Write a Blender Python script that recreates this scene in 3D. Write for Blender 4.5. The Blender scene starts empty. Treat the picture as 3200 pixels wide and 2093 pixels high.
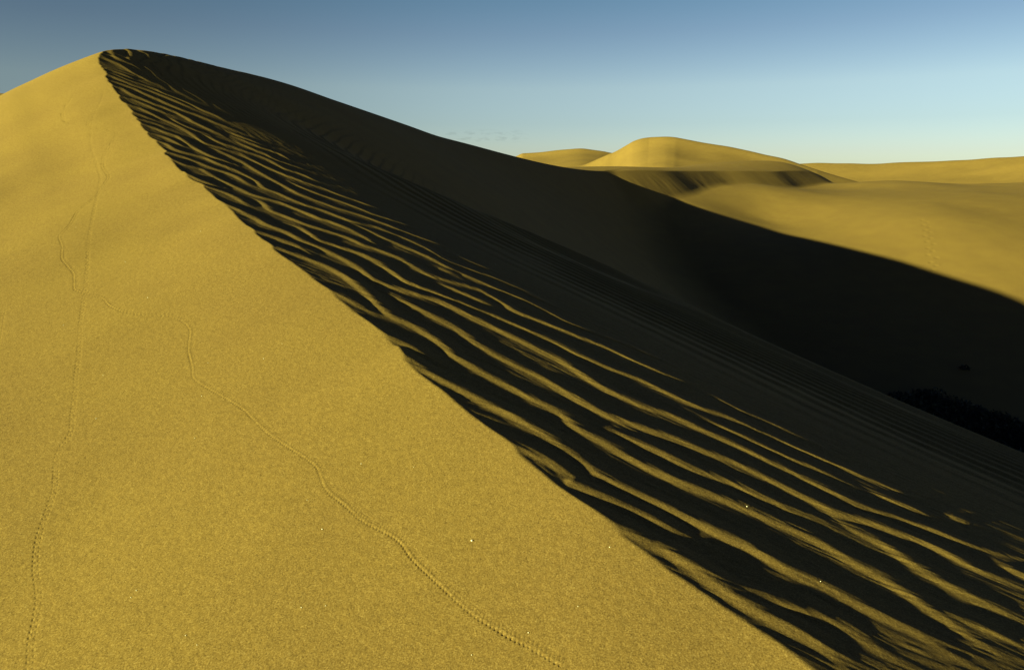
import bpy, math
import numpy as np

C = bpy.context.scene.collection
SC = bpy.context.scene

# ------------------------------------------------------------------ camera
F_PX, W_PX, YH = 2133.0, 3200.0, 540.0          # a 24 mm lens, horizon line of the photograph
PITCH = math.atan((1046.5 - YH) / F_PX)
cam_data = bpy.data.cameras.new("camera")
cam_data.sensor_width = 36.0
cam_data.lens = F_PX / W_PX * 36.0
cam_data.clip_start = 0.05
cam_data.clip_end = 12000.0
cam = bpy.data.objects.new("camera", cam_data)
C.objects.link(cam)
cam.location = (0, 0, 0)
cam.rotation_euler = (math.radians(90) - PITCH, 0, 0)
SC.camera = cam

# ------------------------------------------------------------------ sun and sky
PSI = math.radians(30.0)                         # the light travels to the right and slightly away
TANB = 0.2245
BETA = math.atan(TANB)
DX, DY = math.cos(PSI), math.sin(PSI)
sun_data = bpy.data.lights.new("sun", 'SUN')
sun_data.energy = 5.0
sun_data.angle = math.radians(0.5)
sun_data.color = (1.0, 0.975, 0.36)
sun = bpy.data.objects.new("sun", sun_data)
C.objects.link(sun)
sun.location = (-60, -10, 40)
from mathutils import Vector
sun.rotation_euler = Vector((-DX, -DY, TANB)).to_track_quat('Z', 'Y').to_euler()

world = bpy.data.worlds.new("World")
SC.world = world
world.use_nodes = True
nt = world.node_tree
for n in list(nt.nodes):
    nt.nodes.remove(n)
wo = nt.nodes.new('ShaderNodeOutputWorld')
bg = nt.nodes.new('ShaderNodeBackground')
bg.inputs['Strength'].default_value = 0.056
sky = nt.nodes.new('ShaderNodeTexSky')
sky.sky_type = 'NISHITA'
sky.sun_disc = False
sky.sun_elevation = BETA
sky.sun_rotation = math.atan2(-DX, -DY)
sky.altitude = 600
sky.air_density = 1.0
sky.dust_density = 0.6
sky.ozone_density = 1.2
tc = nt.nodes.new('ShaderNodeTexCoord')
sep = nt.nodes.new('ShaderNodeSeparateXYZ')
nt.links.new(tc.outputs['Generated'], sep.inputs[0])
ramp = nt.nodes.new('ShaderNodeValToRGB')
# blue deepens quickly with height; upper sky out of view darkened to cut fill
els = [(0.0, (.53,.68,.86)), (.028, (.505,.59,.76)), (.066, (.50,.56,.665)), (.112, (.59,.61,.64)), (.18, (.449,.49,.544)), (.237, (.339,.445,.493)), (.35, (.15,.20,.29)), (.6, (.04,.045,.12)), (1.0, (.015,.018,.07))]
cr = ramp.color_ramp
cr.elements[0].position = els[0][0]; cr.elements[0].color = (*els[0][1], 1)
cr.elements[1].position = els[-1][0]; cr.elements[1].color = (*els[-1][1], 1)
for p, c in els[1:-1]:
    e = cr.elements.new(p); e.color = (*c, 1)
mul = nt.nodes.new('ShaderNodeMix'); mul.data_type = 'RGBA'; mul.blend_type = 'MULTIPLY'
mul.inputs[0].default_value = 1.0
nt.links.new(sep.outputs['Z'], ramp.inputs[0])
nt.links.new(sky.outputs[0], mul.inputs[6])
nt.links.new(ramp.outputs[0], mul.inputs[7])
# the sky is deeper on the left, and a few faint wisps of cloud lie low in the haze
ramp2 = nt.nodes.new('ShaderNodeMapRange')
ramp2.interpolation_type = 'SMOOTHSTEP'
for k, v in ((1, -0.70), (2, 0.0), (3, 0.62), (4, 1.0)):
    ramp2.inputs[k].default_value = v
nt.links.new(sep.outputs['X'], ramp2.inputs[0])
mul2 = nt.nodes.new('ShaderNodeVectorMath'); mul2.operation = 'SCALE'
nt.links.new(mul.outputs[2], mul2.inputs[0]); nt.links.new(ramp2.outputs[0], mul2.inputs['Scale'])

def band(sock, a, b, c, d):
    """1 between b and c, fading to 0 at a and d"""
    m1 = nt.nodes.new('ShaderNodeMapRange'); m1.inputs[1].default_value = a; m1.inputs[2].default_value = b
    m2 = nt.nodes.new('ShaderNodeMapRange'); m2.inputs[1].default_value = c; m2.inputs[2].default_value = d
    m2.inputs[3].default_value = 1.0; m2.inputs[4].default_value = 0.0
    nt.links.new(sock, m1.inputs[0]); nt.links.new(sock, m2.inputs[0])
    x = nt.nodes.new('ShaderNodeMath'); x.operation = 'MULTIPLY'
    nt.links.new(m1.outputs[0], x.inputs[0]); nt.links.new(m2.outputs[0], x.inputs[1])
    return x.outputs[0]
cmap = nt.nodes.new('ShaderNodeMapping'); cmap.inputs['Scale'].default_value = (55, 55, 230)
nt.links.new(tc.outputs['Generated'], cmap.inputs['Vector'])
cn = nt.nodes.new('ShaderNodeTexNoise'); cn.inputs['Scale'].default_value = 1.0; cn.inputs['Detail'].default_value = 4.0; cn.inputs['Roughness'].default_value = 0.6
nt.links.new(cmap.outputs[0], cn.inputs['Vector'])
cr2 = nt.nodes.new('ShaderNodeMapRange'); cr2.inputs[1].default_value = 0.49; cr2.inputs[2].default_value = 0.62
nt.links.new(cn.outputs['Fac'], cr2.inputs[0])
bx = band(sep.outputs['X'], -0.13, -0.09, 0.0, 0.03)
bz = band(sep.outputs['Z'], 0.040, 0.045, 0.053, 0.060)
mm = nt.nodes.new('ShaderNodeMath'); mm.operation = 'MULTIPLY'; nt.links.new(bx, mm.inputs[0]); nt.links.new(bz, mm.inputs[1])
mm2 = nt.nodes.new('ShaderNodeMath'); mm2.operation = 'MULTIPLY'; nt.links.new(mm.outputs[0], mm2.inputs[0]); nt.links.new(cr2.outputs[0], mm2.inputs[1])
mm3 = nt.nodes.new('ShaderNodeMath'); mm3.operation = 'MULTIPLY_ADD'; nt.links.new(mm2.outputs[0], mm3.inputs[0]); mm3.inputs[1].default_value = -0.13; mm3.inputs[2].default_value = 1.0
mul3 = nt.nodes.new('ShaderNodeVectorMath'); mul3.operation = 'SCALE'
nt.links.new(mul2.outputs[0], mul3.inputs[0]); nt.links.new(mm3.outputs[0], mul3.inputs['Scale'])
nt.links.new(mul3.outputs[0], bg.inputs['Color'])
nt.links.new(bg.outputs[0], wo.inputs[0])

SC.view_settings.view_transform = 'Standard'
SC.view_settings.look = 'None'
SC.view_settings.gamma = 1.0
SC.view_settings.exposure = 1.72
SC.render.engine = 'CYCLES'
SC.cycles.max_bounces = 3
SC.cycles.diffuse_bounces = 3

# ------------------------------------------------------------------ TERRAIN-BEGIN
cp_, sp_ = math.cos(PITCH), math.sin(PITCH)

def sight(px, py):
    """x/y and z/y of the line of sight through a pixel of the photograph"""
    px = np.asarray(px, float); py = np.asarray(py, float)
    cx = (px - 1600) / F_PX; cy = -(py - 1046.5) / F_PX
    fy = cp_ + cy * sp_
    return cx / fy, (-sp_ + cy * cp_) / fy

def sstep(a, b, x):
    t = np.clip((x - a) / (b - a), 0, 1)
    return t * t * (3 - 2 * t)

def smax(a, b, k):
    h = np.clip(0.5 + 0.5 * (a - b) / k, 0, 1)
    return b + (a - b) * h + k * h * (1 - h)

def smin(a, b, k):
    return -smax(-a, -b, k)

def gsmooth(a, dy, sig):
    if sig <= 0:
        return a
    n = int(3 * sig / dy) + 1
    k = np.exp(-0.5 * (np.arange(-n, n + 1) * dy / sig) ** 2); k /= k.sum()
    # pad by linear extrapolation
    l = a[0] + (a[1] - a[0]) * np.arange(-n, 0)
    r = a[-1] + (a[-1] - a[-2]) * np.arange(1, n + 1)
    return np.convolve(np.concatenate([l, a, r]), k, 'valid')

# value noise / gradient-free smooth noise made from hashed lattice
def hashv(ix, iy, seed):
    h = (ix.astype(np.int64) * 374761393 + iy.astype(np.int64) * 668265263 + seed * 974634777) & 0xffffffff
    h = ((h ^ (h >> 13)) * 1274126177) & 0xffffffff
    h = ((h ^ (h >> 16)) * 2246822519) & 0xffffffff
    return ((h >> 8) & 0xffff) / 65535.0

def vnoise(x, y, seed=0):
    ix = np.floor(x); iy = np.floor(y)
    fx = x - ix; fy = y - iy
    fx = fx * fx * fx * (fx * (fx * 6 - 15) + 10); fy = fy * fy * fy * (fy * (fy * 6 - 15) + 10)
    a = hashv(ix, iy, seed); b = hashv(ix + 1, iy, seed)
    c = hashv(ix, iy + 1, seed); d = hashv(ix + 1, iy + 1, seed)
    return (a + (b - a) * fx + (c - a) * fy + (a - b - c + d) * fx * fy) * 2 - 1

# --- the sharp crest near the camera (C) and the long crest that runs on from the peak (K)
CREST_PX = [(303,182),(311,198),(319,215),(344,252),(370,285),(402,336),(430,383),(451,414),(481,446),(522,480),(559,512),(601,548),(638,583),(698,641),(740,678),(800,727),(860,775),(874,789),(961,850),(1007,893),(1100,972),(1304,1129),(1356,1185),(1597,1385),(1660,1440),(1826,1560),(1895,1625),(2000,1716),(2151,1824),(2252,1895),(2353,1967),(2454,2040),(2527,2093)]
KREST_PX = [(324,160,13.6),(379,155,14.2),(439,157,15.0),(518,169,16.0),(582,183,17.0),(693,211,18.8),(855,250,22),(1000,300,25.5),(1231,379,31),(1345,419,34),(1462,450,37.5),(1601,487,42),(1716,514,46),(1786,526,49),(1855,533,52),(1901,534,54)]
YA, YB = 1.8, 13.0
s_a, q_a = sight(2527, 2093); s_b, q_b = sight(303, 182)
MC = (s_b * YB - s_a * YA) / (YB - YA)
cy_, cz_ = [], []
for px, py in CREST_PX:
    s, q = sight(px, py)
    y = (s_a * YA - MC * YA) / (s - MC)
    cy_.append(float(y)); cz_.append(float(q * y))
cy_ = np.array(cy_); cz_ = np.array(cz_)
pc = np.polyfit(cy_, cz_, 5)
GY0, DYG = -60.0, 0.02
gy_ = np.arange(GY0, 160, DYG)
kx_, ky_, kz_ = [], [], []
for px, py, y in KREST_PX:
    s, q = sight(px, py)
    kx_.append(float(s * y)); ky_.append(y); kz_.append(float(q * y))
kx_ += [14.0, 25.0, 45.0]; ky_ += [66.0, 90.0, 130.0]; kz_ += [-0.5, -3.0, -7.0]

def pchip(x, y, xi):
    """monotone cubic through the points"""
    x = np.asarray(x, float); y = np.asarray(y, float)
    h = np.diff(x); d = np.diff(y) / h
    m = np.zeros_like(y); m[0] = d[0]; m[-1] = d[-1]
    for i in range(1, len(x) - 1):
        if d[i - 1] * d[i] > 0:
            w1 = 2 * h[i] + h[i - 1]; w2 = h[i] + 2 * h[i - 1]
            m[i] = (w1 + w2) / (w1 / d[i - 1] + w2 / d[i])
    i = np.clip(np.searchsorted(x, xi) - 1, 0, len(x) - 2)
    t = (xi - x[i]) / h[i]
    r = (2*t**3 - 3*t**2 + 1) * y[i] + (t**3 - 2*t**2 + t) * h[i] * m[i] + (-2*t**3 + 3*t**2) * y[i+1] + (t**3 - t**2) * h[i] * m[i+1]
    r = np.where(xi < x[0], y[0] + m[0] * (xi - x[0]), r)
    return np.where(xi > x[-1], y[-1] + m[-1] * (xi - x[-1]), r)

xc = np.where(gy_ < YB, s_a * YA + MC * (gy_ - YA), pchip(np.array([YB] + ky_), np.array([s_b * YB] + kx_), gy_))
zc_near = np.polyval(pc, np.clip(gy_, 1.9, YB))
zc_near = np.where(gy_ < 1.9, zc_near + 0.09 * (gy_ - 1.9), zc_near)
zc = np.where(gy_ < YB, zc_near, pchip(np.array([12.6, YB] + ky_), np.array([np.polyval(pc, 12.6), q_b * YB] + kz_), gy_))
# the same crest in a frame turned with the sun: A along the light, N across it
ca = DX * xc + DY * gy_; cn = -DY * xc + DX * gy_
assert np.all(np.diff(cn) > 0)
GN0, DNG = -50.0, 0.02
gn_ = np.arange(GN0, 95, DNG)
ac_ = gsmooth(np.interp(gn_, cn, ca), DNG, 0.15)
zn_ = gsmooth(np.interp(gn_, cn, zc), DNG, 0.15)
LV = [0.0, 0.9, 2.5, 5.0]
ACS = [ac_] + [gsmooth(ac_, DNG, k) for k in LV[1:]]
ZCS = [zn_] + [gsmooth(zn_, DNG, k) for k in LV[1:]]

def sunframe(X, Y):
    return DX * X + DY * Y, -DY * X + DX * Y

def crest_at(N, sig):
    t = np.clip((N - GN0) / DNG, 0, len(gn_) - 2.001)
    i = t.astype(np.int64); f = t - i
    A = 0; Z = 0
    for k in range(4):
        w = np.interp(sig, LV, [1.0 if j == k else 0.0 for j in range(4)])   # tent weights over the levels
        A = A + w * (ACS[k][i] * (1 - f) + ACS[k][i + 1] * f)
        Z = Z + w * (ZCS[k][i] * (1 - f) + ZCS[k][i + 1] * f)
    return A, Z

US = np.linspace(0, 80, 8001)
def prof(nodes, vals):
    p = pchip(nodes, vals, US); p = gsmooth(p, US[1], 0.04)
    return np.concatenate([[0], np.cumsum(0.5 * (p[1:] + p[:-1]) * US[1])])
# how much steeper than the sunlight the lee side falls, by distance past the crest along the light
PROF_C = prof([0, .06, .16, .5, 1.1, 2.0, 2.5, 3.2, 4.2, 6.2, 9.5, 80], [.0, -.015, -.044, -.044, -.033, -.007, .015, .054, .085, .155, .34, .36])
PROF_K = prof([0, .25, .7, 4, 10, 80], [-.02, .0, .10, .24, .32, .34])

def right_side(X, Y):
    A, N = sunframe(X, Y)
    a0, z0 = crest_at(N, np.zeros_like(N))
    sig = np.clip((A - a0 - 1.0) * 0.5, 0, 5.0)
    as_, zs = crest_at(N, sig)
    u = A - as_
    ua = np.maximum(u, 0)
    w = sstep(12.0, 16.5, Y)
    pr = TANB * ua + np.interp(ua, US, PROF_C) * (1 - w) + np.interp(ua, US, PROF_K) * w
    # left of the crest the surface goes on rising at its first slope (it is cut there by the lit face)
    pr = np.where(u < 0, u * (TANB + 0.05), pr)
    return zs - pr, A - a0

def left_side(X, Y):
    A, N = sunframe(X, Y)
    a0, z0 = crest_at(N, np.zeros_like(N))
    sig = np.clip((a0 - A) * 0.5, 0, 5.0)
    as_, zs = crest_at(N, sig)
    u = A - as_
    un = np.minimum(u, 0)
    g = 0.22 + 0.13 * sstep(0, 12, Y)
    z = zs + g * u
    z = z - 0.057 * np.minimum(-un, 5) ** 2 * sstep(7, 13, Y)
    return z, A - a0

# --- thin-plate surface through points given in the place
def tps_fit(P, V, lam=1e-4):
    P = np.asarray(P, float); V = np.asarray(V, float); n = len(P)
    d = np.sqrt(((P[:, None] - P[None]) ** 2).sum(-1)) + 1e-9
    K = d * d * np.log(d) + lam * np.eye(n)
    A = np.zeros((n + 3, n + 3)); A[:n, :n] = K
    Q = np.c_[np.ones(n), P]; A[:n, n:] = Q; A[n:, :n] = Q.T
    return np.linalg.solve(A, np.r_[V, 0, 0, 0])

def tps_eval(P, w, X, Y):
    P = np.asarray(P, float); n = len(P)
    r = w[n] + w[n + 1] * X + w[n + 2] * Y
    for i in range(n):
        d2 = (X - P[i, 0]) ** 2 + (Y - P[i, 1]) ** 2 + 1e-12
        r = r + w[i] * 0.5 * d2 * np.log(d2)
    return r

# valley floor: a broad slope rising away from the camera, then a low swell
FP, FV = [], []
def fpt(px, py, y):
    sx, q = sight(px, py)
    FP.append((float(sx * y), float(y))); FV.append(float(q * y))
for px, py in [(2140,630),(2228,650),(2391,691),(2555,743),(2719,798),(2883,850),(3047,902),(3200,953),(3420,1030),(3700,1135)]:
    sx, q = sight(px, py)
    fpt(px, py, 15.8 / (0.25 - q + 0.05 * sx) + 5.0 * math.exp(-((px - 2391) / 190.0) ** 2))
for a in [(3200,700,44.5),(3200,620,53),(2900,680,46),(2650,620,56),(2411,585,62),(2337,600,59),(2780,558,72),(2900,566,69),(3060,580,66),(3200,574,66),(3500,572,64),(2624,584,68)]:
    fpt(*a)
for x, y, z in [(0,25,-9.5),(8,14,-9.5),(14,22,-8.6),(25,12,-10),(45,15,-10),(60,40,-5),(-60,20,-14),(-90,90,-10),(-30,110,-8),(0,100,-5),
                (48,88,-4.2),(65,92,-4.5),(90,85,-4),(20,120,-5),(60,125,-6),(120,120,-5),(-60,-40,-14),(20,-30,-12),(80,-30,-12),(150,60,-6)]:
    FP.append((x, y)); FV.append(z)
FP = np.array(FP); FW = tps_fit(FP, FV, 0.5)

def floor_z(X, Y):
    z = tps_eval(FP, FW, np.clip(X, -160, 170), np.clip(Y, -60, 150))
    return z

# middle dune with the slip face
MP, MV = [], []
for px, py, y in [(1901,534,54),(1982,526,57),(2130,530,61.5),(2260,531,65.5),(2391,531,69.6),(2047,523,63),(2255,511,74),(2364,503,78),(2446,508,79),(2501,523,77),(2545,549,73),(2624,584,67)]:
    sx, q = sight(px, py)
    MP.append((float(sx * y), y)); MV.append(float(q * y))
for x, y, z in [(6,75,-1.0),(15,92,-1.8),(28,98,-1.8),(36,92,-2.5),(43,82,-5),(45,72,-6),(20,55,-1.6),(30,62,-1.4)]:
    MP.append((x, y)); MV.append(z)
MP = np.array(MP); MW = tps_fit(MP, MV, 0.05)
BR0 = np.array([7.6, 54.0]); BRD = np.array([0.76, 0.65]); BRD /= np.linalg.norm(BRD)

def mid_z(X, Y):
    t = (X - BR0[0]) * BRD[0] + (Y - BR0[1]) * BRD[1]
    v = (X - BR0[0]) * BRD[1] - (Y - BR0[1]) * BRD[0]      # in front of the brink: > 0
    v = v - 0.30 * np.sin(t * 0.35) - 0.05 * np.sin(t * 1.1 + 1)
    T = tps_eval(MP, MW, np.clip(X, -10, 60), np.clip(Y, 35, 110))
    sl = 0.48 - 0.36 * sstep(24, 36, t)
    S = T - np.where(v > 0, sl * v, 0)
    fade = sstep(34, 46, np.hypot(X - 23, (Y - 74)))
    return S - 8 * fade, v, t

# far dunes: crest line (pixel skyline, distance), slopes below it
FAR = {
 'far_dune': dict(px=[(1400,560),(1560,500),(1610,490),(1635,479),(1700,475),(1810,468),(1870,473),(1950,492),(2100,540)], y=[(1400,190),(2100,150)], s1=.34, s2=.12, d1=[(1400,6),(2100,3)]),
 'large_dune': dict(px=[(1700,560),(1830,512),(1900,480),(1916,474),(1955,453),(1982,438),(2009,430),(2047,425.5),(2080,424),(2107,426),(2129,430),(2173,438),(2249,452),(2315,467),(2391,484),(2446,496),(2501,513),(2600,545),(2800,600)], y=[(1700,140),(2000,135),(2501,108),(2800,100)], s1=.42, s2=.20, d1=[(1700,7),(1900,8),(2050,6),(2200,5.5),(2390,3.5),(2501,2)]),
 'right_dune': dict(px=[(2200,580),(2400,530),(2501,512),(2560,509),(2700,511),(2850,509),(3000,505),(3100,498),(3200,491),(3400,478),(3700,470),(4200,500)], y=[(2200,185),(2501,170),(3200,128),(4200,120)], s1=.30, s2=.16, d1=[(2200,14),(4200,12)]),
 'left_dune': dict(px=[(-900,340),(-500,310),(-100,308),(40,312),(150,330),(400,430)], y=[(-900,30),(0,34),(400,36)], s1=.30, s2=.2, d1=[(-900,5),(400,5)]),
}
def gsm_interp(v, x, y):
    return pchip(np.array([x[0] - 1] + list(x) + [x[-1] + 1]), np.array([y[0]] + list(y) + [y[-1]]), np.clip(v, x[0] - .9, x[-1] + .9))

def far_z(k, X, Y):
    D = FAR[k]
    px = np.array([p[0] for p in D['px']], float); py = np.array([p[1] for p in D['px']], float)
    sx, q = sight(px, py)
    Ys = np.maximum(Y, 1.0)
    sv = X / Ys
    dp = np.array([p[0] for p in D['y']], float)
    sdp = (dp - 1600) / F_PX * 1.03
    yc = np.interp(sv, sdp, [p[1] for p in D['y']])
    qq = pchip(sx, q, np.clip(sv, sx[0], sx[-1]))
    ys = yc * np.sqrt(1 + 0 * sv)
    zcst = qq * ys
    dp = np.array([p[0] for p in D['d1']], float)
    d1 = gsm_interp(sv, (dp - 1600) / F_PX * 1.03, [p[1] for p in D['d1']])
    d = ys - Y
    d1 = d1 * (1 + 0.2 * vnoise(sv * 14, Y * 0.03, 61))
    sp = lambda t, w: 0.5 * (t + np.sqrt(t * t + w * w))          # soft ramp
    A = D['s1'] * (sp(d, 1.6) - sp(d - d1, 3.0)) + D['s2'] * sp(d - d1, 3.0) + 0.3 * sp(-d, 1.6) - 0.5
    z = zcst - A
    out = np.maximum(sx[0] - sv, 0) + np.maximum(sv - sx[-1], 0)
    return z - out * 60

# --- ripples: a narrow band of waves, so that crests fork and end as wind ripples do
rng = np.random.default_rng(7)
def ripple_set(n, lam, ang, dlam, dang):
    k = 2 * math.pi / (lam * (1 + dlam * rng.standard_normal(n)))
    a = math.radians(ang) + math.radians(dang) * rng.standard_normal(n)
    return k * np.cos(a), k * np.sin(a), rng.uniform(0, 2 * math.pi, n), rng.rayleigh(1.0, n)
# crest-wise coordinates: T runs along the sharp crest away from the camera, G grows away from it;
# the ripples leave the crest at an angle, bend until they run along it, and get finer down the slope
GV = np.linspace(-4, 16, 2001)
GG = np.cumsum(0.76 + 0.24 * sstep(0.1, 0.9, GV) + 0.45 * sstep(0.9, 2.8, GV) + 2.4 * sstep(2.6, 7.0, GV)) * (GV[1] - GV[0]); GG -= np.interp(0, GV, GG)
GD = np.gradient(GG, GV)
def rip_coords(X, Y, u):
    v = u
    t = -0.597 * X + 0.803 * Y
    T = t + 0.25 * np.sin(t * 0.9) * 0.3
    return T, np.interp(v, GV, GG), v
LAM0 = 0.22
RIP_ANG = 71.0                                   # wave vector, degrees from T towards G
RIP_A = ripple_set(20, LAM0, RIP_ANG, 0.17, 8.0)
RIP_B = ripple_set(14, 0.45, 84.0, 0.12, 3.0)       # (T, v) plane: nearly parallel to the crest

def wave(R, X, Y):
    re = np.zeros_like(X); im = np.zeros_like(X)
    for kx, ky, ph, am in zip(*R):
        t = kx * X + ky * Y + ph
        re += am * np.cos(t); im += am * np.sin(t)
    A = np.hypot(re, im); ph = np.arctan2(im, re)
    A = A / math.sqrt(2 * len(R[0]))
    return ph, np.tanh(1.7 * A)

def ripple_shape(ph, skew):
    return np.sin(ph + skew * np.sin(ph))

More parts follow.
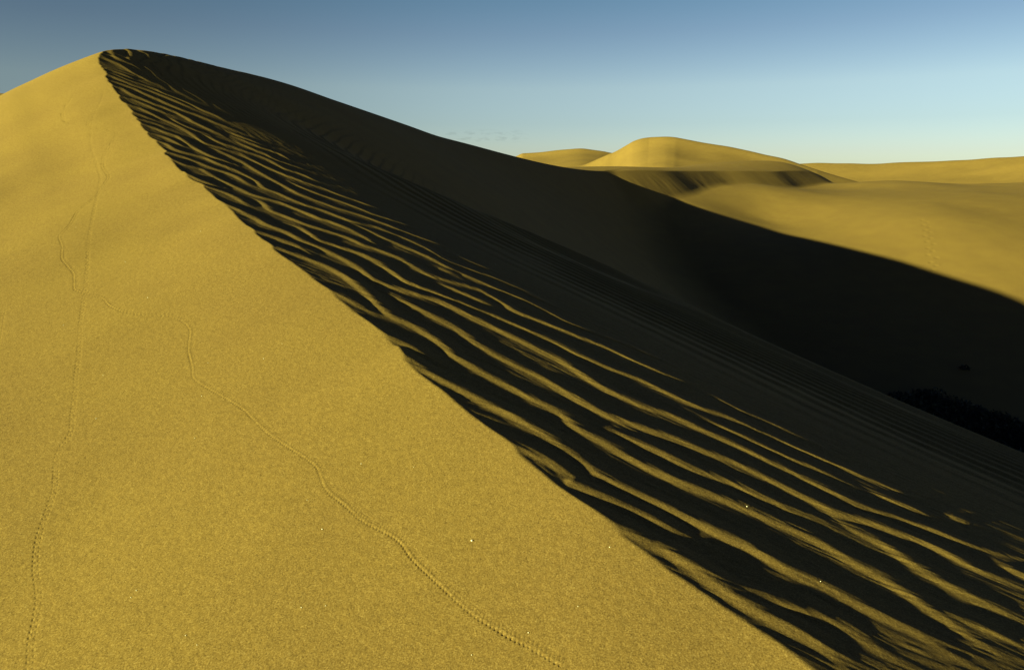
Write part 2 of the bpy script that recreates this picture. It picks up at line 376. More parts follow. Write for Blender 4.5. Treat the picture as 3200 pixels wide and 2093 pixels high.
# crest lines of the larger ripples, as seen in the photograph (pixels)
RIPPLE_PX = [
    [(1891,1622),(1988,1666),(2049,1699),(2123,1739),(2200,1780),(2237,1817),(2297,1840),(2371,1867),(2454,1884),(2511,1899),(2602,1932),(2669,1969),(2736,2013),(2803,2053),(2887,2093),(2955,2121)],
    [(2237,1820),(2297,1861),(2355,1897),(2400,1919),(2457,1953),(2528,1983),(2575,2010),(2622,2050),(2669,2093),(2703,2121)],
    [(1311,1141),(1361,1174),(1449,1218),(1503,1248),(1580,1285),(1644,1319),(1704,1353),(1771,1400),(1822,1437),(1872,1477),(1939,1514),(2000,1544),(2062,1571),(2109,1598),(2187,1632),(2261,1666),(2338,1699),(2415,1746),(2472,1783),(2556,1810),(2602,1835),(2652,1865),(2729,1902),(2803,1939),(2881,1976),(2938,2016),(2998,2053),(3072,2093),(3139,2124)],
    [(858,771),(935,798),(989,818),(1036,838),(1087,865),(1124,895),(1154,919),(1187,956),(1224,986),(1305,1020),(1355,1053),(1406,1090),(1418,1111),(1486,1147),(1536,1174),(1603,1208),(1671,1245),(1745,1282),(1785,1309),(1808,1339),(1855,1359),(1923,1396),(2000,1443),(2086,1484),(2170,1521),(2254,1551),(2338,1585),(2439,1635),(2523,1669),(2600,1709),(2669,1754),(2753,1795),(2820,1835),(2881,1879),(2938,1916),(3005,1963),(3072,2006),(3173,2064),(3240,2101)],
    [(2887,1875),(2955,1909),(3022,1943),(3106,1976),(3200,2016)],
    [(1161,899),(1204,912),(1255,936),(1322,969),(1372,993),(1439,1030),(1486,1067),(1546,1104),(1637,1151),(1704,1184),(1771,1225),(1855,1272),(1906,1299),(2000,1329),(2086,1360),(2153,1387),(2220,1414),(2287,1437),(2355,1470),(2439,1514),(2523,1555),(2600,1593),(2608,1603),(2669,1613),(2719,1627),(2803,1661),(2887,1691),(2951,1720),(3039,1771),(3123,1805),(3200,1842),(3274,1875)],
    [(2608,1607),(2642,1640),(2689,1664),(2753,1691),(2803,1720),(2871,1771),(2938,1808),(3005,1845),(3072,1875),(3139,1906),(3200,1936),(3274,1976)],
    [(1798,1319),(1855,1336),(1923,1346),(2000,1383),(2069,1411),(2136,1447),(2170,1464),(2254,1494),(2338,1528),(2422,1568),(2506,1602),(2600,1642),(2618,1657),(2679,1684)],
    [(698,636),(753,658),(767,667),(811,687),(834,704),(902,727),(942,751),(1019,781),(1087,815),(1137,845),(1171,875),(1221,895),(1288,916),(1372,939),(1439,969),(1500,1000),(1587,1043),(1671,1084),(1755,1124),(1855,1191),(1901,1219),(1968,1249),(2035,1276),(2086,1289),(2136,1313),(2220,1353),(2304,1390),(2388,1431),(2455,1461),(2539,1504),(2600,1534),(2652,1563),(2703,1587),(2770,1603),(2837,1627),(2904,1650),(2971,1677),(3039,1704),(3106,1722),(3200,1744),(3274,1764)],
    [(2086,1266),(2136,1283),(2220,1316),(2304,1353),(2388,1394),(2472,1431),(2556,1464),(2600,1484),(2652,1513),(2709,1545)],
    [(2706,1526),(2770,1556),(2837,1580),(2887,1603),(2941,1629)],
    [(2951,1603),(3005,1627),(3055,1647)],
    [(861,690),(908,700),(952,717),(976,734),(1003,754),(1070,774),(1137,795),(1187,821),(1238,855),(1271,882),(1339,905),(1406,932),(1500,969),(1553,989),(1637,1026),(1704,1053),(1822,1114),(1906,1151),(2000,1184),(2052,1209),(2119,1242),(2170,1266),(2237,1286),(2304,1313),(2388,1353),(2472,1390),(2556,1427),(2600,1447),(2686,1482),(2770,1516),(2837,1546),(2887,1563)],
    [(2150,1205),(2220,1232),(2304,1276),(2371,1306),(2455,1343),(2600,1411),(2635,1432)],
    [(771,612),(808,625),(830,638),(851,660),(895,677),(939,695),(952,700),(1019,721),(1087,741),(1147,771),(1187,781),(1255,808),(1305,838),(1355,865),(1435,885),(1503,905),(1553,936),(1587,956),(1610,973),(1671,996),(1738,1023),(1822,1057),(1906,1090),(2000,1134),(2086,1172),(2153,1195),(2213,1209)],
    [(1361,879),(1435,909),(1503,939),(1556,968)],
    [(1368,835),(1425,858)],
    [(556,505),(589,520),(633,529),(666,549),(698,566),(742,586),(786,608),(830,621),(873,632),(917,649),(961,667),(1000,684),(1036,694),(1103,721),(1154,747),(1181,776)],
    [(484,439),(524,450),(546,468),(589,481),(644,494),(688,514),(731,529),(775,551),(808,570),(830,590),(873,605),(917,625),(961,643),(1000,653),(1103,694),(1171,707),(1238,734),(1288,754),(1339,778),(1379,805),(1413,821),(1469,842),(1536,865),(1620,899),(1687,936),(1738,959),(1805,989)],
    [(526,476),(578,492),(622,509),(666,527),(709,540),(742,553),(775,573),(803,588)],
    [(1080,690),(1137,714),(1204,744),(1271,774),(1339,801),(1389,828),(1435,852),(1486,872),(1553,902),(1637,936),(1704,969),(1771,1006),(1822,1026),(1906,1057),(2000,1094),(2035,1111),(2103,1138),(2163,1163)],
    [(642,457),(677,468),(720,487),(764,509),(788,524),(826,547),(876,574),(935,606),(994,629),(1053,650),(1120,670),(1204,700),(1271,727),(1339,751),(1406,778),(1432,784)],
    [(1395,784),(1435,801),(1486,825),(1563,855)],
    [(876,556),(935,582),(994,606),(1053,626),(1112,647),(1171,671),(1244,694),(1332,726)],
    [(700,466),(744,476),(788,500),(832,522),(891,547),(950,569),(1009,588),(1053,606),(1126,632),(1221,666)],
    [(700,450),(759,471),(812,488),(847,503),(891,529),(950,547),(994,568),(1041,584)],
    [(718,435),(774,459),(841,487),(853,497),(906,515),(950,529),(994,546)],
    [(700,418),(759,438),(818,462),(876,482),(924,512)],
    [(700,406),(744,424),(794,443),(847,465)],
    [(1961,1582),(2035,1615),(2103,1649),(2170,1687)],
    [(1603,1389),(1671,1413),(1738,1447),(1798,1490),(1855,1527)],
    [(1171,1026),(1221,1053),(1288,1084),(1339,1117),(1389,1154)],
    [(1013,899),(1063,919),(1103,942),(1154,969),(1191,993)],
    [(801,722),(861,741),(918,764),(962,784),(986,808)],
    [(3123,1758),(3200,1795),(3274,1832)],
    [(353,267),(384,278),(406,293),(438,306),(471,322),(515,337),(558,355),(591,372),(602,381),(635,396),(679,416),(716,435)],
    [(342,251),(384,265),(427,280),(462,298),(504,315),(537,331),(580,348),(624,363),(668,381),(711,398),(755,416),(788,424)],
    [(340,234),(373,250),(416,267),(471,285),(515,302),(558,320),(602,339),(626,351)],
    [(320,222),(360,234),(406,254),(449,267),(493,282),(506,291),(548,306),(591,324),(635,346),(679,363),(722,387)],
    [(379,302),(427,315),(471,335),(515,352),(558,370)],
    [(397,326),(438,339),(482,359),(504,372),(532,383),(569,400),(602,420),(626,438),(646,451),(690,462),(733,475),(770,490)],
    [(403,346),(438,359),(471,370),(502,383)],
    [(414,365),(460,379),(504,392),(526,405)],
    [(430,381),(471,396),(515,414),(558,427),(578,442),(602,459),(635,477),(668,492),(711,507),(766,525)],
    [(451,411),(493,422),(526,433),(554,448),(602,468)],
    [(508,359),(537,370),(558,385),(591,400),(635,416),(690,431)],
    [(598,411),(646,424),(679,442),(711,455),(755,466),(799,481)],
    [(611,557),(633,568),(666,577),(698,590)],
    [(633,579),(677,592),(720,608),(753,625),(786,651)],
    [(312,212),(349,222),(382,232),(408,243),(433,256)],
    [(307,177),(340,189),(374,202),(399,217),(416,229),(441,241),(466,254),(508,273)],
    [(305,204),(340,214),(374,222),(408,234),(441,243)],
    [(317,165),(349,175),(374,185),(399,197),(416,206)],
    [(332,234),(366,244),(399,258),(433,268),(470,283)],
    [(335,160),(366,169),(391,180),(408,195)],
]

def cast_right(px, py):
    s, q = sight(px, py)
    y = np.geomspace(1.1, 20, 2500)
    z, u = right_side(s * y, y)
    i = np.where(q * y - z < 0)[0]
    if not len(i):
        return None
    i = i[0]
    return s * y[i], y[i], u[i]

def ripple_paths():
    segs = []
    for li, pts in enumerate(RIPPLE_PX):
        P = [cast_right(*p) for p in pts]
        P = np.array([p for p in P if p is not None])
        if len(P) < 2:
            continue
        if P[0, 2] < 0.35:                                       # carry it on to the crest
            t = P[0, :2] - P[1, :2]; t /= np.linalg.norm(t)
            P = np.vstack([[*(P[0, :2] + t * 0.25), P[0, 2]], P]); open0 = 0.0
        else:
            open0 = 1.0
        d = np.r_[0, np.cumsum(np.hypot(*np.diff(P[:, :2], axis=0).T))]
        n = max(6, int(d[-1] / 0.02)); t = np.linspace(0, d[-1], n)
        k = np.exp(-0.5 * (np.arange(-6, 7) * 0.02 / 0.045) ** 2); k /= k.sum()
        a = np.stack([np.convolve(np.pad(np.interp(t, d, P[:, j]), 6, mode='reflect', reflect_type='odd') if n > 7 else np.pad(np.interp(t, d, P[:, j]), 6, 'edge'), k, 'valid') for j in range(2)], 1)
        tape = np.ones(n)
        L = min(0.45, d[-1] * 0.35)
        tape *= sstep(-0.02, L, d[-1] - t)
        if open0:
            tape *= sstep(-0.02, L, t)
        st = 10
        for j in range(0, n - 1, st):
            sg = a[j:j + st + 1]
            if len(sg) < 2:
                continue
            r = np.hypot(sg[:, 0], sg[:, 1])
            segs.append((li, sg, tape[j:j + st + 1], r.min() - .4, r.max() + .4, sg[:, 0].min() - .32, sg[:, 0].max() + .32, sg[:, 1].min() - .32, sg[:, 1].max() + .32))
    return segs
RIP_SEGS = ripple_paths()

def traced_ripples(X, Y, V):
    """V: distance past the crest along the light"""
    S = np.zeros_like(X)
    if not X.size:
        return S
    r = np.hypot(X, Y); r0, r1 = r.min(), r.max()
    H = None; cur = -1
    for li, sg, tp, ra, rb, x0, x1, y0, y1 in RIP_SEGS:
        if rb < r0 or ra > r1:
            continue
        m = np.where((X > x0) & (X < x1) & (Y > y0) & (Y < y1))
        if not len(m[0]):
            continue
        if li != cur:
            if H is not None:
                S += H ** 3
            H = np.zeros_like(X); cur = li
        x, y, v = X[m], Y[m], V[m]
        D = (x[:, None] - sg[None, :, 0]) ** 2 + (y[:, None] - sg[None, :, 1]) ** 2
        k = D.argmin(1)
        kp = np.clip(k, 0, len(sg) - 2)
        back = ((x - sg[k, 0]) * (sg[kp + 1, 0] - sg[kp, 0]) + (y - sg[k, 1]) * (sg[kp + 1, 1] - sg[kp, 1]) < 0) & (k > 0)
        kk = np.clip(np.where(back, k - 1, k), 0, len(sg) - 2)
        tx = sg[kk + 1, 0] - sg[kk, 0]; ty = sg[kk + 1, 1] - sg[kk, 1]
        tl = np.hypot(tx, ty) + 1e-9
        rx, ry = x - sg[kk, 0], y - sg[kk, 1]
        n = (rx * ty - ry * tx) / tl
        n = n * np.where(ty * DX - tx * DY > 0, 1.0, -1.0)       # positive on the side away from the sun
        al = (rx * tx + ry * ty) / tl
        over = np.maximum(np.maximum(np.where(kk == len(sg) - 2, al - tl, 0), np.where(kk == 0, -al, 0)), 0)
        fr = np.clip(al / tl, 0, 1)
        taper = (tp[kk] * (1 - fr) + tp[kk + 1] * fr) * np.exp(-(over / 0.03) ** 2)
        f = sstep(1.0, 3.2, v)
        w1 = 0.078 - 0.040 * f; w2 = 0.13 - 0.05 * f
        A = 0.0118 - 0.0070 * f
        A = A * (0.88 + 0.2 * vnoise(x * 2.3, y * 2.3, 71))
        w1 = w1 * (0.55 + 0.45 * taper); 
        q = np.where(n < 0, -n / w1, n / w2)
        h = np.where(q < 1, 0.5 + 0.5 * np.cos(math.pi * np.minimum(q, 1)), 0.0)
        H[m] = np.maximum(H[m], A * h * taper)
    if H is not None:
        S += H ** 3
    return np.cbrt(S)

def right_detail(X, Y, u):
    z = np.zeros_like(X)
    m = (u > -1.5) & (u < 12) & (Y < 26)
    x, y, uu = X[m], Y[m], u[m]
    T, G, v = rip_coords(x, y, uu)
    T = T + 0.09 * vnoise(x * 1.6, y * 1.6, 3) + 0.03 * vnoise(x * 4.5, y * 4.5, 4)
    G = G + 0.05 * vnoise(x * 1.3, y * 1.3, 5) + 0.022 * vnoise(x * 4, y * 4, 6)
    ph, am = wave(RIP_A, T, G)
    gd = np.interp(v, GV, GD)
    slope = (0.18 - 0.035 * sstep(0.3, 1.8, v) - 0.04 * sstep(1.6, 3.0, v) + 0.0 * v)
    slope = slope * (1 - sstep(3.2, 5.0, v)) * (1 - sstep(14, 22, y))
    amp = slope * LAM0 / (2 * math.pi * np.sqrt(0.12 + gd * gd))
    inside = 1 - sstep(2.8, 3.8, v)
    inside = np.where(y > 13.4, 0.0, inside * (1 - sstep(12.4, 13.4, y)))
    a = amp * am * ripple_shape(ph, 0.40) * (1 - 0.93 * inside)
    fb = (v > 2.6) & (v < 12)
    phb, amb = wave(RIP_B, T[fb], v[fb] * (1 + 0.075 * v[fb]) + 0.04 * vnoise(x[fb] * 1.2, y[fb] * 1.2, 19))
    a[fb] += 0.0135 * (0.45 * sstep(2.6, 3.1, v[fb]) + 0.55 * sstep(3.0, 4.0, v[fb])) * (1 - 0.5 * sstep(5, 9, v[fb])) * (1 - sstep(8.5, 12, v[fb])) * (1 - sstep(14, 20, y[fb])) * amb * ripple_shape(phb, 0.4)
    tr = traced_ripples(x, y, v)
    a = a + tr - 0.0035 * inside
    # faint parallel streaks of coarser sand between the ripples
    near = (v < 3.4) & (y < 12)
    vv = G[near]; tt = T[near]
    c, sn = math.cos(math.radians(RIP_ANG)), math.sin(math.radians(RIP_ANG))
    ac = tt * c + vv * sn; al = -tt * sn + vv * c
    a[near] += 0.0013 * vnoise(al * 5, ac * 30, 13) * (1 - sstep(2.4, 3.4, v[near])) + 0.0008 * vnoise(al * 11, ac * 62, 14) * (1 - sstep(5, 8, y[near]))
    z[m] = a
    return z

# --- animal tracks pressed into the smooth face: (points of the photograph, half width, step, depth)
T1 = [(1769,2086),(1711,2055),(1660,2020),(1591,1992),(1545,1957),(1488,1929),(1425,1871),(1356,1808),(1287,1745),(1261,1699),(1229,1676),(1178,1653),(1126,1625),(1086,1584),(1023,1538),(1010,1504),(998,1464),(941,1424),(878,1384),(826,1343),(769,1280),(717,1246),(637,1200),(606,1181),(604,1140),(591,1093),(599,1027),(576,1001),(534,985),(462,985),(385,975),(344,955),(324,929),(267,913),(234,903),(234,852),(195,811),(198,775),(186,744),(221,703),(242,662),(303,610),(314,590),(340,553),(319,516),(324,484),(347,451),(367,419),(342,407),(296,403),(273,396),(277,380),(213,387),(196,377),(194,352),(213,322),(226,299)]
T2 = [(88,2120),(95,2093),(95,2003),(115,1917),(123,1860),(109,1774),(112,1716),(123,1659),(149,1590),(172,1527),(175,1429),(189,1395),(224,1349),(227,1286),(238,1200),(236,1191),(247,1114),(252,1011),(262,939),(272,847),(277,754),(293,662),(308,600),(314,553),(296,493),(284,456),(284,405),(291,368),(314,326),(328,276)]
T3 = [(480,935),(540,885),(600,842),(680,780),(780,690)]
T4 = [(185,785),(240,762),(300,742),(420,690),(520,645),(620,590)]
T5 = [(12,970),(6,1000),(0,1045),(-12,1100)]
TRACKS = [(T1, 0.0125, 0.0175, 0.0040, 1), (T2, 0.0120, 0.0300, 0.0028, 2), (T3, 0.004, 0.02, 0.0012, 3), (T4, 0.005, 0.02, 0.0014, 3), (T5, 0.013, 0.02, 0.003, 2)]

def cast_left(px, py):
    s, q = sight(px, py)
    y = np.geomspace(1.0, 30, 3000)
    z, _ = left_side(s * y, y)
    i = np.where(q * y - z < 0)[0][0]
    return s * y[i], y[i]

def track_path(pts):
    P = np.array([cast_left(*p) for p in pts])
    d = np.r_[0, np.cumsum(np.hypot(*np.diff(P, axis=0).T))]
    t = np.arange(0, d[-1], 0.012)
    k = np.exp(-0.5 * (np.arange(-12, 13) * 0.012 / 0.035) ** 2); k /= k.sum()
    out = []
    for j in range(2):
        a = np.interp(t, d, P[:, j])
        a = np.convolve(np.pad(a, 12, 'edge'), k, 'valid')
        out.append(a)
    a = np.stack(out, 1)
    return a, np.r_[0, np.cumsum(np.hypot(*np.diff(a, axis=0).T))]
PATHS = [track_path(t[0]) for t in TRACKS]
PHASE = []
for (P_, S_), t_ in zip(PATHS, TRACKS):
    st_ = t_[2] * (1 + 1.6 * sstep(3.0, 6.0, P_[:, 1]))        # prints run together in the distance
    PHASE.append(np.r_[0, np.cumsum(np.diff(S_) * 2 * math.pi / st_[1:])])

def track_relief(X, Y):
    z = np.zeros_like(X)
    for (pts, w, step, dep, kind), (P, S), PH in zip(TRACKS, PATHS, PHASE):
        reach = 3.2 * w
        for j in range(0, len(P) - 1, 12):
            seg = P[j:j + 13]; ss = S[j:j + 13]; pp = PH[j:j + 13]
            if len(seg) < 2:
                continue
            x0, x1 = seg[:, 0].min() - reach, seg[:, 0].max() + reach
            y0, y1 = seg[:, 1].min() - reach, seg[:, 1].max() + reach
            m = np.where((X > x0) & (X < x1) & (Y > y0) & (Y < y1))
            if not len(m[0]):
                continue
            x, y = X[m], Y[m]
            D = (x[:, None] - seg[None, :, 0]) ** 2 + (y[:, None] - seg[None, :, 1]) ** 2
            k = D.argmin(1)
            kk = np.clip(k, 0, len(seg) - 2)
            tx = seg[kk + 1, 0] - seg[kk, 0]; ty = seg[kk + 1, 1] - seg[kk, 1]
            tl = np.hypot(tx, ty) + 1e-9
            rx, ry = x - seg[kk, 0], y - seg[kk, 1]
            n = (rx * ty - ry * tx) / tl
            al = (rx * tx + ry * ty) / tl
            s = ss[kk] + al
            over = np.maximum(np.where(k == len(seg) - 1, al - tl, np.where(k == 0, -al, 0)), 0)
            ph = pp[kk] + (pp[kk + 1] - pp[kk]) * al / tl
            if kind == 1:
                a = -np.exp(-((n + w * .8) / (w * .30)) ** 2) * np.clip(0.2 + np.sin(ph), 0, 2)
                a += -0.6 * np.exp(-((n - w * .75) / (w * .30)) ** 2) * np.clip(np.sin(ph + 2.2), 0, 1)
                a += 0.10 * np.exp(-(n / (w * .35)) ** 2) - 0.15 * np.exp(-((n - w * 1.7) / (w * .4)) ** 2) * (1 + np.sin(ph + 1))
            elif kind == 2:
                a = -np.exp(-((n + w * .8) / (w * .33)) ** 2) * np.clip(0.15 + 1.0 * np.sin(ph), 0, 2)
                a += -0.9 * np.exp(-((n - w * .8) / (w * .33)) ** 2) * np.clip(0.15 + 1.0 * np.sin(ph + 2.6), 0, 2)
                a += -0.25 * np.exp(-(n / (w * .4)) ** 2) * (1 + np.sin(ph * .5))
            else:
                a = -np.exp(-(n / w) ** 2) * (0.7 + 0.3 * np.sin(ph))
            # the prints of far stretches are trodden wider and read as one groove
            far = sstep(4, 9, y)
            a = dep * a * (1 + (2.0 if kind == 1 else 0.9) * far)
            a *= 0.75 + 0.35 * vnoise(s * 9, n * 40, 17)
            a = a * np.exp(-(over / 0.006) ** 2)
            zi = z[m]
            zi = np.where(np.abs(a) > np.abs(zi), a, zi)
            z[m] = zi
    return z

# a line of footprints on the far sunlit slope
def foot_relief(X, Y):
    z = np.zeros_like(X)
    for fx, fy, ra, sg in FOOTPRINTS:
        m = (abs(X - fx) < 3 * ra) & (abs(Y - fy) < 3 * ra)
        if m.any():
            d = ((X[m] - fx) ** 2 + (Y[m] - fy) ** 2) / ra ** 2
            z[m] += -0.024 * np.exp(-d) + 0.006 * np.exp(-((np.sqrt(d) - 1.5) / .45) ** 2)
    return z
FOOT = [(2890,690),(2897,730),(2903,765),(2910,800),(2920,835),(2926,852)]
FOOTPRINTS = []
def _foot():
    P = []
    for px, py in FOOT:
        s, q = sight(px, py); y = np.linspace(25, 75, 4000)
        z = floor_z(s * y, y); i = np.where(q * y - z < 0)[0]
        if len(i): P.append((s * y[i[0]], y[i[0]]))
    P = np.array(P)
    d = np.r_[0, np.cumsum(np.hypot(*np.diff(P, axis=0).T))]
    r = np.random.default_rng(5)
    for k, t in enumerate(np.arange(0, d[-1], 0.55)):
        FOOTPRINTS.append((np.interp(t, d, P[:, 0]) + (0.16 if k % 2 else -0.16) + r.normal(0, .05), np.interp(t, d, P[:, 1]), 0.12, k % 2))
_foot()
def terrain(X, Y, detail=True):
    """height and surface id (0 main dune, 1 floor, 2 middle dune, 3.. far dunes)"""
    R, u = right_side(X, Y)
    L, _ = left_side(X, Y)
    if detail:
        R = R + right_detail(X, Y, u)
        L = L + 0.018 * vnoise(X * 0.9 + 3, Y * 0.5, 11) + 0.004 * vnoise(X * 2.2, Y * 1.1, 12)
        tl = -0.597 * X + 0.803 * Y
        L = L + 0.018 * vnoise(tl * 2.7 + 5, u * 0.4, 15) * np.exp(-np.maximum(-u, 0) / 0.6) - 0.016 * vnoise(tl * 0.35, u * 2.0, 16) * sstep(5, 11, Y)
        L = L + track_relief(X, Y)
    main = smin(L, R, 0.005)
    Fz = floor_z(X, Y)
    M, mv, mt = mid_z(X, Y)
    if detail:
        msk = sstep(0.0, 1.0, mv) * (1 - sstep(7, 9, mv)) * sstep(-4, 2, mt) * (1 - sstep(26, 32, mt))
        M = M + msk * (0.004 * vnoise(mt * 1.1 + mv * .25, mv * 0.5, 21) + 0.005 * vnoise(mt * 3.1 + mv * .5, mv * 0.5, 22) + 0.005 * vnoise(mt * 6.7 + mv * .4, mv * 0.7, 23))
        Fz = Fz + 0.22 * vnoise(X * 0.10, Y * 0.08, 31) + 0.03 * vnoise(X * 0.4, Y * 0.3, 32)
    if detail:
        Fz = Fz + foot_relief(X, Y)
    H = [main, Fz, M]
    for k in FAR:
        z = far_z(k, X, Y)
        if detail:
            z = z + 0.25 * vnoise(X * 0.06, Y * 0.06, 41) + 0.10 * vnoise(X * 0.2, Y * 0.2, 42)
        H.append(z)
    main_w = np.where(Y > 56, main - (Y - 56) * 0.3, main)
    H[0] = main_w
    ident = np.argmax(np.stack(H), 0)
    z = smax(H[0], H[1], 1.5)
    z = smax(z, H[2], 0.25)
    for h in H[3:]:
        z = smax(z, h, 0.4)
    return z, ident, u
# --- TERRAIN-END

QUALITY = 1.0
def polar_grid():
    az = []
    n = int(1500 * QUALITY)
    # evenly spaced in tan(az) inside the view (that is, evenly over the picture), coarser outside it
    inner = np.arctan(np.linspace(math.tan(math.radians(-42)), math.tan(math.radians(42)), n))
    outer = np.radians(np.linspace(43, 100, int(90 * QUALITY)))
    az = np.concatenate([-outer[::-1], inner, outer])
    r = [1.15]
    while r[-1] < 2500:
        x = r[-1]
        f = 0.0017 if x < 17 else (0.0026 if x < 200 else 0.03)
        r.append(x * (1 + f / QUALITY))
    return az, np.array(r)

def sand_material():
    m = bpy.data.materials.new('sand'); m.use_nodes = True
    t = m.node_tree; N = t.nodes; Lk = t.links
    b = N['Principled BSDF']
    b.inputs['Roughness'].default_value = 0.95
    b.inputs['Specular IOR Level'].default_value = 0.08
    tc = N.new('ShaderNodeTexCoord')
    def noise(scale, detail=2.0, rough=0.6):
        n = N.new('ShaderNodeTexNoise'); n.inputs['Scale'].default_value = scale
        n.inputs['Detail'].default_value = detail; n.inputs['Roughness'].default_value = rough
        Lk.new(tc.outputs['Object'], n.inputs['Vector']); return n
    grain = noise(170.0, 3.0, 0.75)
    clump = noise(38.0, 2.0, 0.6)
    broad = noise(0.9, 3.0, 0.5)
    def ramp(n, stops):
        r = N.new('ShaderNodeValToRGB'); e = r.color_ramp.elements
        e[0].position, e[0].color = stops[0][0], (*stops[0][1], 1)
        e[1].position, e[1].color = stops[-1][0], (*stops[-1][1], 1)
        for p, c in stops[1:-1]:
            k = e.new(p); k.color = (*c, 1)
        Lk.new(n.outputs['Fac'], r.inputs[0]); return r
    def mult(a, b2):
        x = N.new('ShaderNodeMix'); x.data_type = 'RGBA'; x.blend_type = 'MULTIPLY'; x.inputs[0].default_value = 1.0
        Lk.new(a, x.inputs[6]); Lk.new(b2, x.inputs[7]); return x.outputs[2]
    # dark, golden and pale grains
    g = ramp(grain, [(0.30, (0.0832, 0.054, 0.0196)), (0.44, (0.156, 0.1013, 0.0336)), (0.55, (0.1976, 0.1328, 0.0448)), (0.70, (0.2912, 0.2115, 0.0952))])
    c = ramp(clump, [(0.3, (0.88, 0.88, 0.88)), (0.7, (1.10, 1.10, 1.08))])
    d = ramp(broad, [(0.35, (0.96, 0.95, 0.97)), (0.65, (1.04, 1.045, 1.0))])
    Lk.new(mult(mult(g.outputs[0], c.outputs[0]), d.outputs[0]), b.inputs['Base Color'])
    b1 = N.new('ShaderNodeBump'); b1.inputs['Strength'].default_value = 1.0; b1.inputs['Distance'].default_value = 0.0009
    Lk.new(grain.outputs['Fac'], b1.inputs['Height'])
    b2 = N.new('ShaderNodeBump'); b2.inputs['Strength'].default_value = 1.0; b2.inputs['Distance'].default_value = 0.0018
    Lk.new(clump.outputs['Fac'], b2.inputs['Height']); Lk.new(b1.outputs[0], b2.inputs['Normal'])
    Lk.new(b2.outputs[0], b.inputs['Normal'])
    return m
SAND = sand_material()

az, rr = polar_grid()
R_, A_ = np.meshgrid(rr, az, indexing='ij')
X = R_ * np.sin(A_); Y = R_ * np.cos(A_)
nr, na = X.shape
print('grid', nr, na, nr * na)
Z = np.empty_like(X); ID = np.empty(X.shape, np.int8); U = np.empty_like(X)
for i in range(0, nr, 128):
    Z[i:i+128], ID[i:i+128], U[i:i+128] = terrain(X[i:i+128], Y[i:i+128])
co = np.stack([X, Y, Z], -1).reshape(-1, 3).astype(np.float32)
idx = np.arange(nr * na).reshape(nr, na)
quads = np.stack([idx[:-1, :-1], idx[:-1, 1:], idx[1:, 1:], idx[1:, :-1]], -1).reshape(-1, 4)
fid = ID[:-1, :-1].reshape(-1)
NAMES = ['sand_dune', 'valley_floor', 'slip_face_dune'] + list(FAR)

def sub_mesh(name, q):
    used, inv = np.unique(q, return_inverse=True)
    me = bpy.data.meshes.new(name)
    me.vertices.add(len(used)); me.vertices.foreach_set('co', co[used].ravel())
    n = len(q)
    me.loops.add(n * 4); me.loops.foreach_set('vertex_index', inv.astype(np.int32).ravel())
    me.polygons.add(n)
    me.polygons.foreach_set('loop_start', np.arange(0, 4 * n, 4, dtype=np.int32))
    me.polygons.foreach_set('use_smooth', np.ones(n, bool))
    me.update(calc_edges=True)
    me.materials.append(SAND)
    o = bpy.data.objects.new(name, me); C.objects.link(o)
    o['kind'] = 'structure'
    return o
for k, nme in enumerate(NAMES):
    q = quads[fid == k]
    if len(q):
        sub_mesh(nme, q)

# ------------------------------------------------------------------ small things
def cast_point(px, py, y1=60.0, y0=1.0):
    s, q = sight(px, py)
    y = np.geomspace(y0, y1, 3000)
    z, _, _ = terrain(s * y, y, False)
    i = np.where(q * y - z < 0)[0]
    if not len(i):
        return None
    y = np.linspace(y[max(i[0] - 1, 0)], y[i[0]], 40)
    z, _, _ = terrain(s * y, y, True)
    k = np.argmin(np.abs(q * y - z))
    return float(s * y[k]), float(y[k]), float(z[k])

def simple_mat(name, col, rough=0.6):
    m = bpy.data.materials.new(name); m.use_nodes = True
    t = m.node_tree; b = t.nodes['Principled BSDF']
    n = t.nodes.new('ShaderNodeTexNoise'); n.inputs['Scale'].default_value = 400.0
    r = t.nodes.new('ShaderNodeValToRGB')
    r.color_ramp.elements[0].position = 0.35; r.color_ramp.elements[0].color = tuple(c * 0.8 for c in col) + (1,)
    r.color_ramp.elements[1].position = 0.65; r.color_ramp.elements[1].color = col + (1,)
    t.links.new(n.outputs['Fac'], r.inputs[0]); t.links.new(r.outputs[0], b.inputs['Base Color'])
    b.inputs['Roughness'].default_value = rough
    return m

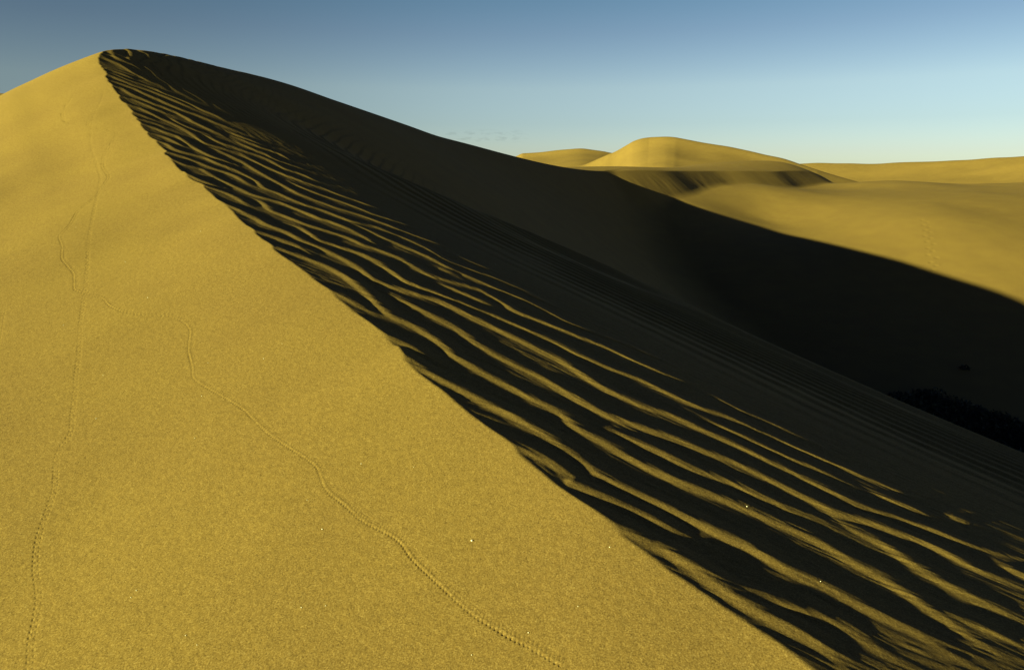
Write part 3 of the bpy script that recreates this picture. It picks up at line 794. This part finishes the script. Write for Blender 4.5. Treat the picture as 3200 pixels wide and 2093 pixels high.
WHITE = simple_mat('white_shell', (0.95, 0.93, 0.88), 0.4)
import bmesh
def grain_mesh(seed):
    r = np.random.default_rng(seed)
    bm = bmesh.new(); bmesh.ops.create_icosphere(bm, subdivisions=2, radius=1.0)
    for v in bm.verts:
        d = v.co.normalized()
        k = 1 + 0.22 * math.sin(5 * d.x + seed) * math.cos(4 * d.y + 2 * d.z + seed) + r.normal(0, 0.04)
        v.co = Vector((d.x * k * 1.15, d.y * k, d.z * k * 0.8))
    me = bpy.data.meshes.new('shell_grain'); bm.to_mesh(me); bm.free()
    me.materials.append(WHITE)
    return me
GM = [grain_mesh(k) for k in range(3)]
GRAINS = [
 ((238,714), 1.0, 'pale grain just left of the straight insect track, high on the sunlit face'),
 ((628,723), 1.1, 'white grain alone between the straight track and the sharp crest, highest of its area'),
 ((391,815), 1.0, 'white grain right of the straight track, above the level stretch of the winding track'),
 ((462,931), 1.3, 'white grain close above the level stretch of the winding insect track'),
 ((824,1121), 1.4, 'bright white grain midway between the steep stretch of the winding track and the crest'),
 ((881,1074), 0.8, 'faint pale grain nearest to the crest, up and right of the bright white one'),
 ((198,1017), 0.9, 'pale grain left of the straight track, level with the bend of the winding track'),
 ((650,1132), 1.1, 'pale grain just right of the steep stretch of the winding track'),
 ((322,1171), 0.9, 'pale grain halfway between the straight track and the steep stretch of the winding track'),
 ((630,1236), 1.1, 'white grain just below the corner where the winding track starts its long diagonal'),
 ((300,1306), 1.3, 'white grain a little right of the straight track, halfway down the face'),
 ((609,1369), 1.0, 'pale grain in the middle of the bare sand between both insect tracks'),
 ((1129,1454), 1.3, 'bright white grain right of the sharp kink in the winding track'),
 ((1293,1465), 0.9, 'pale grain nearest to the crest, right of the winding track kink'),
 ((1007,1660), 1.5, 'bright white grain in the open sand just below the kink of the winding track'),
 ((960,1569), 0.8, 'faint pale grain close below the winding track kink'),
 ((426,1845), 1.3, 'white grain low on the left, upper one of a close pair'),
 ((409,1867), 1.0, 'pale grain low on the left, lower one of a close pair'),
 ((581,1991), 1.4, 'bright grain near the bottom edge between both tracks'),
 ((616,2020), 0.9, 'pale grain at the bottom edge, just right of a brighter one'),
 ((942,1903), 1.1, 'white grain below the long diagonal track, left one of two side by side'),
 ((1018,1898), 1.0, 'white grain below the long diagonal track, right one of two side by side'),
 ((1474,1693), 2.2, 'largest bright white grain on the smooth sunlit sand right of the winding track'),
 ((1651,1980), 1.3, 'white grain just above the lower end of the winding track'),
 ((1474,2051), 1.2, 'white grain at the bottom edge left of where the winding track ends'),
 ((1905,1713), 1.1, 'small white grain on the lit sand close beside the rippled edge'),
 ((1806,1899), 0.9, 'pale grain low on the lit sand between the track end and the crest'),
]
for gi, ((px, py), sz, lab) in enumerate(GRAINS):
    p = cast_point(px, py)
    if p is None:
        continue
    o = bpy.data.objects.new('shell_grain', GM[gi % 3]); C.objects.link(o)
    rad = (0.0010 + 0.00018 * p[1]) * sz
    o.scale = (rad,) * 3; o.rotation_euler = (0.3 * gi, 0.2, 1.1 * gi)
    o.location = (p[0], p[1], p[2] + rad * 0.6)
    o['category'] = 'shell grain'; o['label'] = lab
    o['group'] = 'white grains scattered over the sand'
for (px, py), lab, rad in (((2334,1585), 'brighter white grain lying on a sunlit ripple crest of the shaded side', 0.0024), ((2564,1819), 'small pale grain on a dim ripple low in the rippled side', 0.0016), ((1548,826), 'pale grain caught on the upper ripples midway up the dune', 0.0022)):
    p = cast_point(px, py)
    o = bpy.data.objects.new('shell_grain', GM[0]); C.objects.link(o)
    o.scale = (rad,) * 3; o.location = (p[0], p[1], p[2] + rad * 0.6)
    o['category'] = 'shell grain'; o['label'] = lab; o['group'] = 'white grains scattered over the sand'

# dark scrub in the shadowed bottom of the valley
def leaf_mat():
    m = bpy.data.materials.new('scrub_leaf'); m.use_nodes = True
    t = m.node_tree; b = t.nodes['Principled BSDF']
    n = t.nodes.new('ShaderNodeTexNoise'); n.inputs['Scale'].default_value = 1.7
    r = t.nodes.new('ShaderNodeValToRGB')
    r.color_ramp.elements[0].position = 0.35; r.color_ramp.elements[0].color = (0.012, 0.016, 0.007, 1)
    r.color_ramp.elements[1].position = 0.7; r.color_ramp.elements[1].color = (0.035, 0.04, 0.016, 1)
    t.links.new(n.outputs['Fac'], r.inputs[0]); t.links.new(r.outputs[0], b.inputs['Base Color'])
    b.inputs['Roughness'].default_value = 0.8
    return m
LEAF = leaf_mat()
def bush_geo(rs, cx, cy, cz, R, H, n, V, Fc):
    for k in range(10):                                            # stems
        a = rs.uniform(0, 2 * math.pi); l = R * rs.uniform(.4, .9); w = 0.012 + .01 * R
        tip = np.array([cx + math.cos(a) * l, cy + math.sin(a) * l, cz + H * rs.uniform(.5, .9)])
        base = np.array([cx, cy, cz - .05]); i = len(V)
        sx = np.array([-math.sin(a), math.cos(a), 0]) * w
        V += [base - sx, base + sx, tip]; Fc.append((i, i + 1, i + 2))
    for k in range(n):
        a = rs.uniform(0, 2 * math.pi); rr_ = R * math.sqrt(rs.uniform(0, 1)); h = H * rs.uniform(0.05, 1) * (1 - 0.6 * (rr_ / R) ** 2)
        c = np.array([cx + math.cos(a) * rr_, cy + math.sin(a) * rr_, cz + h])
        d = rs.normal(0, 1, 3); d /= np.linalg.norm(d); e = np.cross(d, rs.normal(0, 1, 3)); e /= np.linalg.norm(e)
        L = rs.uniform(.06, .13); i = len(V)
        V += [c - d * L, c + e * L * .3, c + d * L, c - e * L * .3]; Fc.append((i, i + 1, i + 2, i + 3))
rs = np.random.default_rng(3)
V, Fc = [], []
edge = [(2795,1228),(2850,1236),(2885,1222),(2940,1240),(3000,1262),(3060,1288),(3120,1308),(3200,1332),(3290,1370)]
ex = np.array([e[0] for e in edge], float); ey = np.array([e[1] for e in edge], float)
for k in range(230):
    px = rs.uniform(2790, 3420); py = np.interp(px, ex, ey) + 14 + abs(rs.normal(0, 60))
    s_, q_ = sight(px, py)
    y = np.geomspace(12.0, 60.0, 700); z, _, _ = terrain(s_ * y, y, False)
    i = np.where((q_ * y - z < 0))[0]
    i = [j for j in i if q_ * y[j - 1] - z[j - 1] >= 0] if len(i) else []
    if not len(i):
        continue
    j = i[0]
    bush_geo(rs, s_ * y[j], y[j], z[j], rs.uniform(.35, .7), rs.uniform(.25, .5), 90, V, Fc)
me = bpy.data.meshes.new('scrub'); me.from_pydata([tuple(v) for v in V], [], Fc); me.materials.append(LEAF)
o = bpy.data.objects.new('scrub', me); C.objects.link(o)
o['kind'] = 'stuff'; o['label'] = 'black low scrub covering the shadowed valley bottom at the right edge'; o['category'] = 'scrub'
s_, q_ = sight(3014, 1157)
y = np.geomspace(12.0, 60.0, 700); z, _, _ = terrain(s_ * y, y, False)
j = [j for j in range(1, 700) if q_ * y[j] - z[j] < 0 and q_ * y[j - 1] - z[j - 1] >= 0]
if j:
    V, Fc = [], []
    bush_geo(rs, 0, 0, 0, .16, .2, 60, V, Fc)
    me = bpy.data.meshes.new('shrub'); me.from_pydata([tuple(v) for v in V], [], Fc); me.materials.append(LEAF)
    o = bpy.data.objects.new('shrub', me); C.objects.link(o); o.location = (s_ * y[j[0]], y[j[0]], z[j[0]])
    o['label'] = 'tiny lone dark shrub on the shadowed valley floor above the black scrub'; o['category'] = 'shrub'
print('scrub faces', len(Fc))
